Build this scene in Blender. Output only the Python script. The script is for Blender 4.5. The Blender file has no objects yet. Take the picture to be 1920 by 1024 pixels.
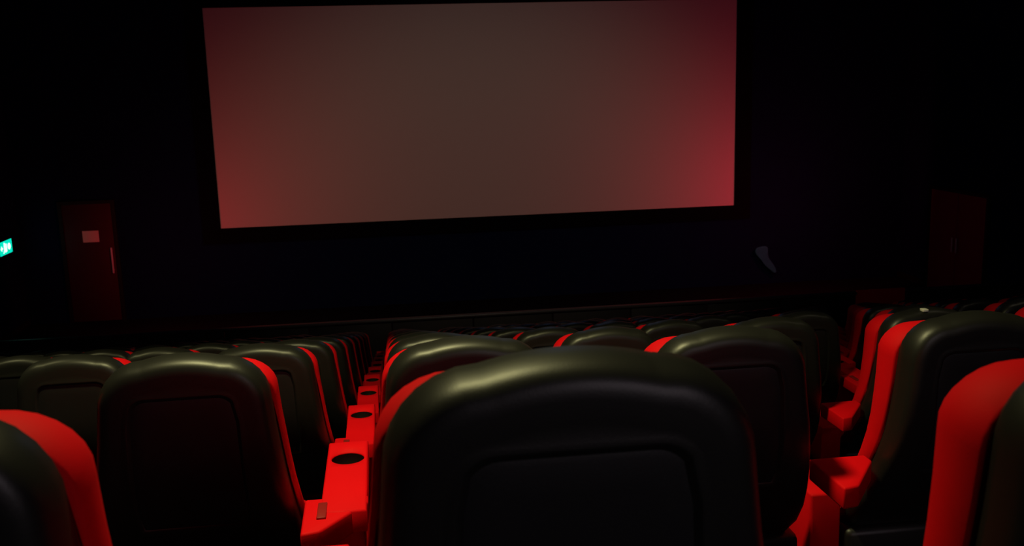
import bpy, bmesh, math, random
from mathutils import Vector, Matrix
random.seed(4)
S = bpy.context.scene
C = S.collection
PI = math.pi

# ------------------------------------------------------------------ camera
F_PX = 1831.0
YAW, PITCH, ROLL = .1305, .1897, .0283
fw = Vector((math.sin(YAW)*math.cos(PITCH), math.cos(YAW)*math.cos(PITCH), -math.sin(PITCH)))
r0 = Vector((math.cos(YAW), -math.sin(YAW), 0)); u0 = r0.cross(fw)
rr = r0*math.cos(ROLL) - u0*math.sin(ROLL); uu = r0*math.sin(ROLL) + u0*math.cos(ROLL)
cam = bpy.data.cameras.new('camera'); co = bpy.data.objects.new('camera', cam); C.objects.link(co)
M = Matrix((rr, uu, -fw)).transposed().to_4x4(); co.matrix_world = M
cam.sensor_width = 36; cam.lens = F_PX/1920*36; cam.clip_start = .02; cam.clip_end = 200
cam.dof.use_dof = True; cam.dof.focus_distance = 3.0; cam.dof.aperture_fstop = 9.0
S.camera = co

# ------------------------------------------------------------------ world, lights, exposure
w = bpy.data.worlds.new('world'); S.world = w; w.use_nodes = True
w.node_tree.nodes['Background'].inputs[0].default_value = (.02, .03, .08, 1)
w.node_tree.nodes['Background'].inputs[1].default_value = .05
S.view_settings.view_transform = 'Standard'; S.view_settings.look = 'None'
S.view_settings.exposure = 0; S.view_settings.gamma = 1; S.view_settings.use_curve_mapping = False

def spot(name, loc, tgt, power, col, ang, blend=.6, rad=.1):
    l = bpy.data.lights.new(name, 'SPOT'); l.energy = power; l.color = col; l.spot_size = math.radians(ang)
    l.spot_blend = blend; l.shadow_soft_size = rad
    o = bpy.data.objects.new(name, l); C.objects.link(o); o.location = loc
    o.rotation_euler = (Vector(tgt)-Vector(loc)).to_track_quat('-Z', 'Y').to_euler(); return o
def point(name, loc, power, col, rad=.15):
    l = bpy.data.lights.new(name, 'POINT'); l.energy = power; l.color = col; l.shadow_soft_size = rad
    o = bpy.data.objects.new(name, l); C.objects.link(o); o.location = loc; return o
WARM = (1, .93, .42)
spot('house_downlight', (-.36, 2.35, 2.45), (-.30, 2.85, -1.2), 420, WARM, 104, 1, .22)
spot('house_downlight', (-3.2, 4.6, 2.45), (-3.0, 4.9, -1.5), 170, WARM, 96, 1, .25)
spot('house_downlight', (4.2, 4.4, 2.45), (4.0, 4.8, -1.5), 20, (1, .85, .6), 100, 1, .25)
spot('rear_fill_light', (1.6, -2.6, 1.2), (1.6, 4, -1.0), 52, (1, .82, .9), 120, .8, .6)  # unseen fill light added to lift the dark rear faces of the seats
spot('screen_wash_light', (2.1, 7.5, 2.5), (2.0, 20.1, -3.9), 300, (1, .76, .50), 64, .8, .3)
spot('red_wall_light', (8.5, 18.1, -2.5), (8.0, 20.1, -2.4), 52, (1, .02, .06), 178, .2, .15)
spot('red_wall_light', (7.8, 17.1, -2.5), (7.0, 20.1, -2.4), 38, (1, .05, .09), 150, .7, .15)
spot('red_wall_light', (-4.1, 18.1, -2.9), (-3.6, 20.1, -2.8), 36, (1, .03, .05), 178, .2, .15)
point('blue_fill_light', (2.2, 13.2, 2.2), 12, (.40, .55, 1), .1)  # unseen dim blue light added to raise the near-black walls
spot('red_wall_light', (-2.6, 16.4, -1.9), (-2.0, 20.1, -1.8), 24, (1, .08, .05), 150, .8, .15)

# ------------------------------------------------------------------ materials
def mat(name, col, rough=.6, spec=.5, bump=0, bscale=200, noise=0, nscale=8, metal=0, sheen=0, emit=None, estr=0):
    m = bpy.data.materials.new(name); m.use_nodes = True
    nt = m.node_tree; b = nt.nodes['Principled BSDF']
    b.inputs['Base Color'].default_value = (*col, 1); b.inputs['Roughness'].default_value = rough
    b.inputs['Specular IOR Level'].default_value = spec; b.inputs['Metallic'].default_value = metal
    if sheen: b.inputs['Sheen Weight'].default_value = sheen
    if emit: b.inputs['Emission Color'].default_value = (*emit, 1); b.inputs['Emission Strength'].default_value = estr
    tc = nt.nodes.new('ShaderNodeTexCoord')
    if noise:
        n = nt.nodes.new('ShaderNodeTexNoise'); n.inputs['Scale'].default_value = nscale; n.inputs['Detail'].default_value = 4
        nt.links.new(tc.outputs['Object'], n.inputs['Vector'])
        mx = nt.nodes.new('ShaderNodeMix'); mx.data_type = 'RGBA'
        mx.inputs[6].default_value = (*[c*(1-noise) for c in col], 1); mx.inputs[7].default_value = (*[min(1, c*(1+noise)) for c in col], 1)
        nt.links.new(n.outputs['Fac'], mx.inputs[0]); nt.links.new(mx.outputs[2], b.inputs['Base Color'])
    if bump:
        n = nt.nodes.new('ShaderNodeTexNoise'); n.inputs['Scale'].default_value = bscale; n.inputs['Detail'].default_value = 3
        nt.links.new(tc.outputs['Object'], n.inputs['Vector'])
        bp = nt.nodes.new('ShaderNodeBump'); bp.inputs['Strength'].default_value = bump; bp.inputs['Distance'].default_value = .002
        nt.links.new(n.outputs['Fac'], bp.inputs['Height']); nt.links.new(bp.outputs[0], b.inputs['Normal'])
    return m
M_SHELL = mat('black_moulded_shell', (.012, .012, .0115), .43, .5, .06, 420, .1, 6)
M_PANEL = mat('black_back_panel', (.010, .010, .012), .5, .5, .06, 400)
M_RED = mat('red_upholstery', (.74, .002, .007), .7, .12, .10, 320, .05, 5)
M_REDPAD = mat('red_armrest_leatherette', (.82, .002, .007), .65, .1, .10, 300, .04, 6)
M_DKRED = mat('dark_red_patch', (.30, .012, .012), .5, .3)
M_CUP = mat('black_cup_plastic', (.006, .006, .006), .6, .3)
M_WALL = mat('black_wall_fabric', (.002, .010, .050), .9, .1, .3, 60, .2, 3)
M_FLOOR = mat('black_carpet', (.006, .006, .010), .95, .05, .4, 300, .3, 12)
M_CEIL = mat('black_ceiling_paint', (.004, .004, .009), .95, .05)
M_MASK = mat('black_masking_velour', (.003, .003, .006), .95, .05, .3, 120)
M_PART = mat('black_partition_board', (.010, .010, .012), .6, .3)
M_RAIL = mat('black_rail_paint', (.03, .03, .035), .4, .5)
M_SCREEN = mat('projection_screen', (.72, .72, .70), .85, .2, .3, 900, .02, 300)
M_DOOR = mat('dark_red_door_paint', (.048, .005, .014), .6, .3, .1, 60, .15, 4)
M_DOOR_R = mat('red_double_door_paint', (.27, .006, .04), .7, .2, .1, 60, .15, 4)
M_FRAME = mat('black_door_frame', (.006, .006, .008), .6, .3)
M_PLATE = mat('pale_door_plate', (.85, .75, .65), .6, .3)
M_STEEL = mat('brushed_steel', (.75, .70, .75), .55, .5, metal=.2)
M_SPECK = mat('bright_white', (.95, .95, .90), .3, .8)
M_SIGN = mat('green_lit_sign_face', (0, .3, .2), .4, .5, emit=(0, .80, .56), estr=1.0)
M_SIGNW = mat('white_lit_pictogram', (.9, .9, .9), .4, .5, emit=(.95, 1, 1), estr=1.3)
M_PATCH = mat('pale_blue_grey_patch', (.02, .24, .28), .9, .1, .3, 60, .2, 8)

# ------------------------------------------------------------------ helpers
def obj(name, bm, m, parent=None, smooth=True, loc=None, label=None):
    me = bpy.data.meshes.new(name); bmesh.ops.recalc_face_normals(bm, faces=bm.faces[:])
    bm.to_mesh(me); bm.free(); me.materials.append(m)
    if smooth:
        for p in me.polygons: p.use_smooth = True
    o = bpy.data.objects.new(name, me); C.objects.link(o)
    if parent: o.parent = parent
    if loc: o.location = loc
    if label: o['label'] = label
    return o
def thing(name, label, cat, loc=(0, 0, 0), group=None):
    o = bpy.data.objects.new(name, None); C.objects.link(o); o.location = loc; o.empty_display_size = .1
    o['label'] = label; o['category'] = cat
    if group: o['group'] = group
    return o
def struct(o): o['kind'] = 'structure'; return o
def add_box(bm, x0, x1, y0, y1, z0, z1, bev=0, seg=2):
    r = bmesh.ops.create_cube(bm, size=1); vs = r['verts']
    for v in vs: v.co = Vector((x0+(v.co.x+.5)*(x1-x0), y0+(v.co.y+.5)*(y1-y0), z0+(v.co.z+.5)*(z1-z0)))
    if bev:
        es = list({e for v in vs for e in v.link_edges})
        bmesh.ops.bevel(bm, geom=es, offset=bev, segments=seg, profile=.5, affect='EDGES')
def box(name, m, parent, *a, bev=0, seg=2, label=None):
    bm = bmesh.new(); add_box(bm, *a, bev=bev, seg=seg); return obj(name, bm, m, parent, smooth=bev > 0, label=label)
def loft(bm, rings, cap0=True, cap1=True):
    R = [[bm.verts.new(p) for p in r] for r in rings]; n = len(R[0])
    for a, b in zip(R, R[1:]):
        for i in range(n): bm.faces.new((a[i], a[(i+1) % n], b[(i+1) % n], b[i]))
    if cap0: bm.faces.new(R[0])
    if cap1: bm.faces.new(R[-1])
    return R

# ------------------------------------------------------------------ layout numbers
PITCH_ROW, DROP, SP = 1.288, .315, .642      # row to row, step down, seat to seat
YR0 = 2.201 - PITCH_ROW                      # shell plane of the first row seen
FLOOR0 = -1.30                               # its floor level, eye = 0
X_SEAT, X_ARM = .175, -.1273
NROW = 10
FRONT_FLOOR = FLOOR0 - DROP*NROW
X_L, X_R, Y_W, Z_C = -7.13, 11.4, 20.2, 2.7

# ------------------------------------------------------------------ room
bm = bmesh.new()
prof = [(-2.5, FLOOR0+DROP*1)]
prof = [(-3.0, FLOOR0+DROP), (YR0-.80, FLOOR0+DROP)]
for r in range(NROW):
    yf = YR0-.80+PITCH_ROW*r; z = FLOOR0-DROP*r
    prof += [(yf, z), (yf+PITCH_ROW, z)]
prof += [(YR0-.80+PITCH_ROW*NROW, FRONT_FLOOR), (Y_W, FRONT_FLOOR)]
a = [bm.verts.new((X_L, y, z)) for y, z in prof]; b = [bm.verts.new((X_R, y, z)) for y, z in prof]
for i in range(len(prof)-1):
    bm.faces.new((a[i], b[i], b[i+1], a[i+1]))
struct(obj('floor', bm, M_FLOOR, smooth=False))
def wall(name, *a, m=M_WALL): return struct(box(name, m, None, *a))
wall('wall_front', X_L-.2, X_R+.2, Y_W, Y_W+.2, FRONT_FLOOR, Z_C)
wall('wall_left', X_L-.2, X_L, -3, Y_W, FRONT_FLOOR, Z_C)
wall('wall_right', X_R, X_R+.2, -3, Y_W, FRONT_FLOOR, Z_C)
wall('wall_back', X_L-.2, X_R+.2, -3.2, -3, FRONT_FLOOR, Z_C)
wall('ceiling', X_L-.2, X_R+.2, -3.2, Y_W+.2, Z_C, Z_C+.2, m=M_CEIL)
for sx, nm in ((X_L, 'left'), (X_R, 'right')):
    s = 1 if sx < 0 else -1
    wall('baseboard_'+nm, min(sx, sx+s*.02), max(sx, sx+s*.02), YR0-.8+PITCH_ROW*NROW, Y_W, FRONT_FLOOR, FRONT_FLOOR+.12, m=M_FRAME)

# screen with its black masking frame
SX0, SX1, SZ0, SZ1 = -3.25, 7.51, -2.668, 1.635
YS = 20.125
t = thing('cinema_screen', 'wide pale projection screen in a black surround, lit red at both sides', 'screen', ((SX0+SX1)/2, YS, SZ0))
hx = (SX1-SX0)/2; hz = SZ1-SZ0
bm = bmesh.new()
add_box(bm, -hx-.05, hx+.05, 0, .02, -.05, hz+.05)
obj('screen_surface', bm, M_SCREEN, t, smooth=False)
for nm, a in (('masking_strip', (-hx-.35, -hx, -.03, .05, -.3, hz+.3)), ('masking_strip', (hx, hx+.35, -.03, .05, -.3, hz+.3)),
              ('masking_strip', (-hx, hx, -.03, .05, -.3, 0)), ('masking_strip', (-hx, hx, -.03, .05, hz, hz+.3))):
    box(nm, M_MASK, t, *a)

# low partition wall between the front row and the screen, with one red panel
PZ = -3.30
t = thing('low_partition', 'long low black partition ahead of the front row, one red panel at right', 'partition', (2.0, 14.0, FRONT_FLOOR))
ph = PZ-FRONT_FLOOR
for k in range(12):
    xa, xb = -9.10+k*1.193, -9.10+(k+1)*1.193-.02
    box('panel', M_PART, t, xa, xb, 0, .05, .05, ph-.04, bev=.004)
box('panel', M_RED, t, 5.235, 6.03, -.01, .04, .05, ph+.02, bev=.004, label='dim red panel')
box('panel', M_PART, t, 6.04, 7.6, 0, .05, .05, ph-.04, bev=.004)
box('panel', M_PART, t, 7.62, 9.3, 0, .05, .05, ph-.04, bev=.004)
box('top_rail', M_RAIL, t, -9.1, 5.23, -.03, .08, ph-.04, ph, bev=.01)
box('top_rail', M_RAIL, t, 6.035, 9.35, -.03, .08, ph-.04, ph, bev=.01)

# doors
def door(name, x0, x1, z0, z1, y, leafs=1):
    d = struct(bpy.data.objects.new(name, None)); C.objects.link(d); d.location = ((x0+x1)/2, y, z0)
    hw = (x1-x0)/2; h = z1-z0
    box('door_leaf', M_DOOR, d, -hw, hw, -.04, -.001, 0.01, h, bev=.004)
    box('door_frame', M_FRAME, d, -hw-.07, -hw, -.06, -.001, 0, h+.07)
    box('door_frame', M_FRAME, d, hw, hw+.07, -.06, -.001, 0, h+.07)
    box('door_frame', M_FRAME, d, -hw, hw, -.06, -.001, h, h+.07)
    return d, hw, h
d1, hw, h = door('door_1', -6.27, -5.33, FRONT_FLOOR+.0, -2.07, Y_W)
box('door_sign', M_PLATE, d1, -.125, .185, -.052, -.041, 1.62, 1.85, bev=.003, label='small pale notice plate')
bm = bmesh.new(); add_box(bm, hw-.085, hw-.050, -.10, -.075, .98, 1.50, bev=.008)
add_box(bm, hw-.08, hw-.055, -.08, -.04, 1.03, 1.06); add_box(bm, hw-.08, hw-.055, -.08, -.04, 1.42, 1.45)
obj('door_handle', bm, M_STEEL, d1, label='upright pale metal pull bar')
d2 = struct(bpy.data.objects.new('door_2', None)); C.objects.link(d2); d2.location = (X_R, 18.0, FRONT_FLOOR)
for s in (-1, 1):
    bm = bmesh.new(); add_box(bm, -.04, -.001, min(s*.005, s*.95), max(s*.005, s*.95), .01, 2.1, bev=.004); obj('door_leaf', bm, M_DOOR_R, d2)
    box('door_handle', M_STEEL, d2, -.09, -.065, min(s*.06, s*.09), max(s*.06, s*.09), .9, 1.2, bev=.006)
    box('door_frame', M_FRAME, d2, -.06, -.001, min(s*.95, s*1.02), max(s*.95, s*1.02), 0, 2.17)
box('door_frame', M_FRAME, d2, -.06, -.001, -.95, .95, 2.1, 2.17)

# exit sign on the left wall (running man and door pictograms)
SGY0, SGY1, SGH = 18.98, 19.60, .255
t = thing('exit_sign', 'glowing green emergency exit sign high on the left wall', 'exit sign', (X_L, (SGY0+SGY1)/2, -2.86))
hy = (SGY1-SGY0)/2
box('housing', M_FRAME, t, 0, .06, -hy-.012, hy+.012, -.012, SGH+.012, bev=.004)
box('lit_face', M_SIGN, t, .055, .066, -hy, hy, 0, SGH)
def plate(parts, name):
    bm = bmesh.new()
    for pts in parts:
        f = [bm.verts.new((.067, y, z)) for y, z in pts]; g = [bm.verts.new((.070, y, z)) for y, z in pts]
        bm.faces.new(f); bm.faces.new(g)
        for i in range(len(f)): bm.faces.new((f[i], f[(i+1) % len(f)], g[(i+1) % len(f)], g[i]))
    return obj(name, bm, M_SIGNW, t, smooth=False)
def oval(cy, cz, ry, rz, n=20): return [(cy+ry*math.cos(a*2*PI/n), cz+rz*math.sin(a*2*PI/n)) for a in range(n)]
plate([oval(.155, .130, .070, .062)], 'pictogram')
plate([[(-.02, .05), (.035, .05), (.035, .20), (-.02, .20)], oval(-.07, .205, .024, .024),
       [(-.10, .18), (-.05, .18), (-.04, .10), (-.10, .10)], [(-.10, .10), (-.07, .10), (-.12, .03), (-.15, .03)], [(-.07, .10), (-.04, .10), (-.02, .04), (-.05, .04)]], 'pictogram')
plate([[(-.27, .13), (-.21, .18), (-.21, .145), (-.16, .145), (-.16, .115), (-.21, .115), (-.21, .08)]], 'pictogram')

# thin blue-grey angular patch just off the front wall, low right of the screen
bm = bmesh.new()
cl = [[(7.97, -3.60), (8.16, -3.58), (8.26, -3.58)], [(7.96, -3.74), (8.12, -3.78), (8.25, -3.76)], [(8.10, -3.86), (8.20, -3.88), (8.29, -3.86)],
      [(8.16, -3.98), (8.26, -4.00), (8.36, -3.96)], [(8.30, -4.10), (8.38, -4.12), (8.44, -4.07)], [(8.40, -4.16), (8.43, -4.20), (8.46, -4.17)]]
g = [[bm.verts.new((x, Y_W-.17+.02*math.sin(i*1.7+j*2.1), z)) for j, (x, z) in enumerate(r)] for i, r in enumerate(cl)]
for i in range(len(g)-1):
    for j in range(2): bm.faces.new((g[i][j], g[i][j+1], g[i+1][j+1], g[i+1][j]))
o = obj('wall_patch', bm, M_PATCH); md = o.modifiers.new('b', 'SUBSURF'); md.levels = md.render_levels = 2
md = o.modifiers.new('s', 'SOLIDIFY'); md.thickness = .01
o['label'] = 'faint blue-grey angular patch low down, right of the screen'; o['category'] = 'cloth'

# ------------------------------------------------------------------ cinema seat
TOP = 1.040
def hw_at(dz):
    pts = [(0, .186), (.14, .190), (.20, .199), (.33, .214), (.44, .230), (.54, .245), (.8, .255)]
    for (a, x), (b, y) in zip(pts, pts[1:]):
        if dz <= b: return x+(y-x)*(dz-a)/(b-a)
    return pts[-1][1]
def lean(dz): return 1.15*max(0, dz-.22)**2
def outline(inset, dztop, zb, rx=.10, rz=.10, crown=.012, hwx=0, nc=7, ns=8, nt=8):
    """closed (x, dz) loop measured down from TOP; left bottom -> top -> right bottom"""
    rx = max(.02, rx-inset*.8); rz = max(.02, rz-inset*.8)
    right = []
    H = hw_at(.12)+hwx-inset; t0 = dztop+inset; ex = H-rx
    for i in range(nt): right.append((ex*i/nt, t0+crown*(i/nt)**2))
    for i in range(nc+1):
        a = PI/2*i/nc; right.append((ex+rx*math.sin(a), t0+crown+rz*(1-math.cos(a))))
    zs = t0+crown+rz
    for i in range(1, ns+1):
        d = zs+(zb-inset-zs)*i/ns; x = hw_at(d)+hwx-inset
        if i < ns: right.append((x, d))
    right.append((x-.015, zb-inset))
    left = [(-x, d) for x, d in right[1:]][::-1]
    return left+right
def ring(pts, y): return [(x, y+lean(d), TOP-d) for x, d in pts]
def rrect(pts, hx0, hx1, d0, d1, r):
    """rounded rectangle sampled with the same number of points as pts, by angle"""
    cx, cd = 0, (d0+d1)/2; out = []
    for x, d in pts:
        tx, td = x/.2, (d-.33)/.33; m = max(abs(tx), abs(td), 1e-6); tx /= m; td /= m
        hx = hx0+(hx1-hx0)*(td+1)/2; X = tx*hx; D = cd+td*(d1-d0)/2
        # round corners
        ox, od = abs(X)-(hx-r), abs(D-cd)-((d1-d0)/2-r)
        if ox > 0 and od > 0:
            L = math.hypot(ox, od); X = math.copysign(hx-r+ox/L*r, X); D = cd+math.copysign((d1-d0)/2-r+od/L*r, D-cd)
        out.append((X, D))
    return out

def seat_parts(root):
    ZB = .66
    bm = bmesh.new(); rings = []
    for y, ins in ((.040, .012), (.037, .004), (.028, 0), (.004, .0004), (-.016, .003), (-.027, .0075), (-.034, .013), (-.038, .020), (-.0402, .028), (-.0410, .036), (-.0412, .058)):
        rings.append(ring(outline(ins, 0, ZB), y))
    base = outline(.058, 0, ZB)
    lip = rrect(base, .128, .138, .078, .445, .045)
    lip2 = rrect(base, .122, .132, .083, .439, .042)
    rec = rrect(base, .114, .124, .092, .430, .038)
    rings.append(ring(lip, -.0414)); rings.append(ring(lip2, -.0430))
    rings.append(ring(rrect(base, .119, .129, .087, .435, .040), -.0422)); rings.append(ring(rec, -.0350))
    loft(bm, rings)
    shell = obj('back_shell', bm, M_SHELL, root)
    bm = bmesh.new()
    pr = [ring(rrect(base, .113, .123, .093, .429, .037), -.0355), ring(rrect(base, .106, .116, .100, .422, .035), -.0368)]
    for k in (.8, .55, .3, .08): pr.append(ring([(x*k, .265+(d-.265)*k) for x, d in rrect(base, .106, .116, .100, .422, .035)], -.0368))
    loft(bm, pr, cap0=False)
    obj('back_panel', bm, M_PANEL, shell)
    # red cushion
    bm = bmesh.new(); rings = []
    def cring(ins, y, sx=0):
        pts = outline(ins, .040, .56, rx=.090, rz=.075, crown=.002, hwx=.009+sx)
        out = []
        for x, d in pts:
            k = 1-max(0, (d-.10)/.46)*.55
            out.append((x, .034+(y-.056)*k+lean(d), TOP-d))
        return out
    for ins, y in ((.006, .056), (0, .060), (0, .122), (.003, .144), (.012, .158), (.03, .168), (.07, .174)): rings.append(cring(ins, y))
    loft(bm, rings)
    obj('back_cushion', bm, M_RED, root)
    # lower cover, wider, black
    bm = bmesh.new(); add_box(bm, -.25, .26, .145, .40, .06, .40, bev=.02, seg=2)
    obj('base_cover', bm, M_SHELL, root)
    bm = bmesh.new(); add_box(bm, -.215, .215, .20, .56, .345, .450, bev=.035, seg=3)
    obj('seat_cushion', bm, M_RED, root)
    bm = bmesh.new(); add_box(bm, -.20, .20, .22, .36, .0, .06); obj('foot', bm, M_FRAME, root, smooth=False)

def arm_parts(root, full=True):
    zt = .646
    # top pad with a real cup hole
    bm = bmesh.new()
    x0, x1, y0, y1, hy, hr = -.056, .053, -.02, .447, .318, .0445
    n = 32
    circ = [(hr*math.cos(2*PI*i/n), hy+hr*math.sin(2*PI*i/n)) for i in range(n)]
    sq = []
    for i in range(n):
        c, s = math.cos(2*PI*i/n), math.sin(2*PI*i/n); m = max(abs(c), abs(s)); c /= m; s /= m
        sq.append(((x1-.006) if c > .999 else ((x0+.006) if c < -.999 else (x0+.006+(c+1)/2*(x1-x0-.012))), (y1-.006) if s > .999 else (hy-.06 if s < -.999 else hy+(s*(y1-.006-hy) if s > 0 else s*.06))))
    vc = [bm.verts.new((x, y, zt)) for x, y in circ]; vi = [bm.verts.new((x*.97, hy+(y-hy)*.97, zt-.004)) for x, y in circ]
    vb = [bm.verts.new((x*.93, hy+(y-hy)*.93, zt-.04)) for x, y in circ]
    vs = [bm.verts.new((x, y, zt)) for x, y in sq]
    for A, B in ((vs, vc), (vc, vi), (vi, vb)):
        for i in range(n): bm.faces.new((A[i], A[(i+1) % n], B[(i+1) % n], B[i]))
    # outer bevel and sides for the front part, then the plain rear part
    def skirt(loop, closed):
        prev = loop
        for off, dz in ((.004, -.002), (.006, -.006), (.006, -.055)):
            cur = []
            for v in loop:
                x, y = v.co.x, v.co.y
                nx = x + (off if x > x1-.007 else (-off if x < x0+.007 else 0)); ny = y+(off if y > y1-.007 else (-off if y < y0+.007 else 0))
                cur.append(bm.verts.new((nx, ny, zt+dz)))
            k = len(loop) if closed else len(loop)-1
            for i in range(k): bm.faces.new((prev[i], prev[(i+1) % len(loop)], cur[(i+1) % len(loop)], cur[i]))
            prev = cur
    # rear strip corners shared with the two near corners of the square
    near = [v for v in vs if v.co.y < hy-.0599]; near.sort(key=lambda v: v.co.x)
    ra = bm.verts.new((x0+.006, y0+.006, zt)); rb = bm.verts.new((x1-.006, y0+.006, zt))
    bm.faces.new([ra]+near+[rb])
    i0 = vs.index(near[-1]); i1 = vs.index(near[0])
    loop = []; i = i0
    while True:
        loop.append(vs[i]);
        if i == i1: break
        i = (i+1) % n
    skirt(loop+[ra, rb], True)
    if full: obj('armrest_pad', bm, M_REDPAD, root)
    bm = bmesh.new(); rg = []
    for rad, z in ((.0432, zt-.0035), (.0425, zt-.012), (.0395, zt-.080)): rg.append([(rad*math.cos(2*PI*i/n), hy+rad*math.sin(2*PI*i/n), z) for i in range(n)])
    loft(bm, rg, cap0=False)
    if full: obj('cup_holder', bm, M_CUP, root)
    bm = bmesh.new(); add_box(bm, -.044, .042, .16, .42, .0, zt-.054 if full else .50, bev=.006); obj('side_panel', bm, M_RED, root)
    # wide rear block closing the gap between two seat backs
    bm = bmesh.new()
    zt2 = zt-.003
    poly = [(-.096, .072), (.056, .072), (.056, .03), (-.050, -.11), (-.094, -.12)]
    lo = [bm.verts.new((x, y, .586)) for x, y in poly]; hi = [bm.verts.new((x, y, zt2)) for x, y in poly]
    bm.faces.new(lo); bm.faces.new(hi)
    for i in range(5): bm.faces.new((lo[i], lo[(i+1) % 5], hi[(i+1) % 5], hi[i]))
    bmesh.ops.bevel(bm, geom=bm.edges[:], offset=.006, segments=2, profile=.5, affect='EDGES')
    obj('rear_block', bm, M_REDPAD, root)
    if not full: return
    bm = bmesh.new(); add_box(bm, -.062, -.040, -.05, .035, zt-.006, zt+.0025, bev=.002); obj('dark_patch', bm, M_DKRED, root, label='small darker red patch')  # thin darker red patch across the pad's left rear edge
    bm = bmesh.new(); add_box(bm, -.05, .05, .02, .40, 0, .03); obj('foot', bm, M_FRAME, root, smooth=False)

ORD = ['first', 'second', 'third', 'fourth', 'fifth', 'sixth', 'seventh', 'eighth', 'ninth', 'tenth', 'eleventh', 'twelfth', 'thirteenth', 'fourteenth', 'fifteenth']
ROWN = ['nearest row', 'second row', 'third row', 'fourth row', 'fifth row', 'sixth row', 'seventh row', 'eighth row', 'ninth row', 'frontmost tenth row']
def copy_tree(root):
    r = root.copy(); C.objects.link(r)
    for ch in root.children:
        c = ch.copy(); C.objects.link(c); c.parent = r
        for g in ch.children:
            e = g.copy(); C.objects.link(e); e.parent = c
    return r
def seat_label(r, c):
    if (r, c) == (0, 0): return 'large black-backed red cinema seat directly ahead, nearest and central in view'
    if (r, c) == (0, -1): return 'black-backed red seat cut off by the bottom left corner'
    if (r, c) == (0, 1): return 'black-backed red seat cut off by the bottom right corner'
    side = ('%s seat right' % ORD[c]) if c >= 0 else ('%s seat left' % ORD[-c-1])
    return 'black-backed red seat, %s, %s of the cup holder line' % (ROWN[r], side)
def in_view(x, y, z, mg):
    v = Vector((x, y, z)); d = v.dot(fw)
    if d < .1: return False
    px = 960+F_PX*v.dot(rr)/d
    return -mg/d < px < 1920+mg/d
proto = thing('cinema_chair', '', 'chair'); seat_parts(proto)
aproto = thing('armrest', '', 'armrest'); arm_parts(aproto)
first = True; afirst = True
SEATS = {}
for r in range(NROW):
    y = YR0+PITCH_ROW*r; z = FLOOR0-DROP*r
    for c in range(-14, 20):
        x = X_SEAT+SP*c
        if x-.3 > X_L+.1 and x+.3 < X_R-.1 and in_view(x, y, z+.9, 500):
            o = proto if first else copy_tree(proto); first = False
            o.scale.z = .985 if c >= 1 else 1
            o.rotation_euler.z = .07 if (r, c) == (0, -1) else 0
            dx, dy = {(0, -1): (-.026, -.045), (0, 1): (-.014, -.055), (1, -2): (-.02, 0)}.get((r, c), (.08 if r == 3 and c >= 3 else 0, 0))
            o.location = (x+dx, y+dy, z); o['label'] = seat_label(r, c); o['group'] = 'black-backed red cinema seats in rows'; SEATS[r, c] = o
        x = X_ARM+SP*c
        if x-.3 > X_L+.1 and x+.3 < X_R-.1 and in_view(x, y+.4, z+.6, 420):
            if (r, c) in ((1, 2), (2, 3)):       # the two gaps at right that show no cup holder pad
                o = thing('armrest', 'short red armrest base without a cup holder, %s, right of centre' % ROWN[r], 'armrest', (x, y, z)); arm_parts(o, False); continue
            if (r, c) in ((1, -1), (0, 1)): continue       # wholly hidden behind the two seats beside it
            o = aproto if afirst else copy_tree(aproto); afirst = False
            o.location = (x+(.08 if r == 3 and c >= 4 else 0), y, z); o['group'] = 'red armrests with cup holders'
            o['label'] = ('red cup holder armrest, %s, in the line left of the central seat' % ROWN[r]) if c == 0 else \
                ('red cup holder armrest, %s, %s %s of the central cup holder line' % (ROWN[r], ORD[abs(c)-1], 'right' if c > 0 else 'left'))
# tiny bright white speck on the top edge of one seat
s = SEATS[2, 3]
box('white_speck', M_SPECK, s, -.036, -.014, -.030, -.004, TOP-.006, TOP+.004, bev=.001, label='tiny bright white speck')
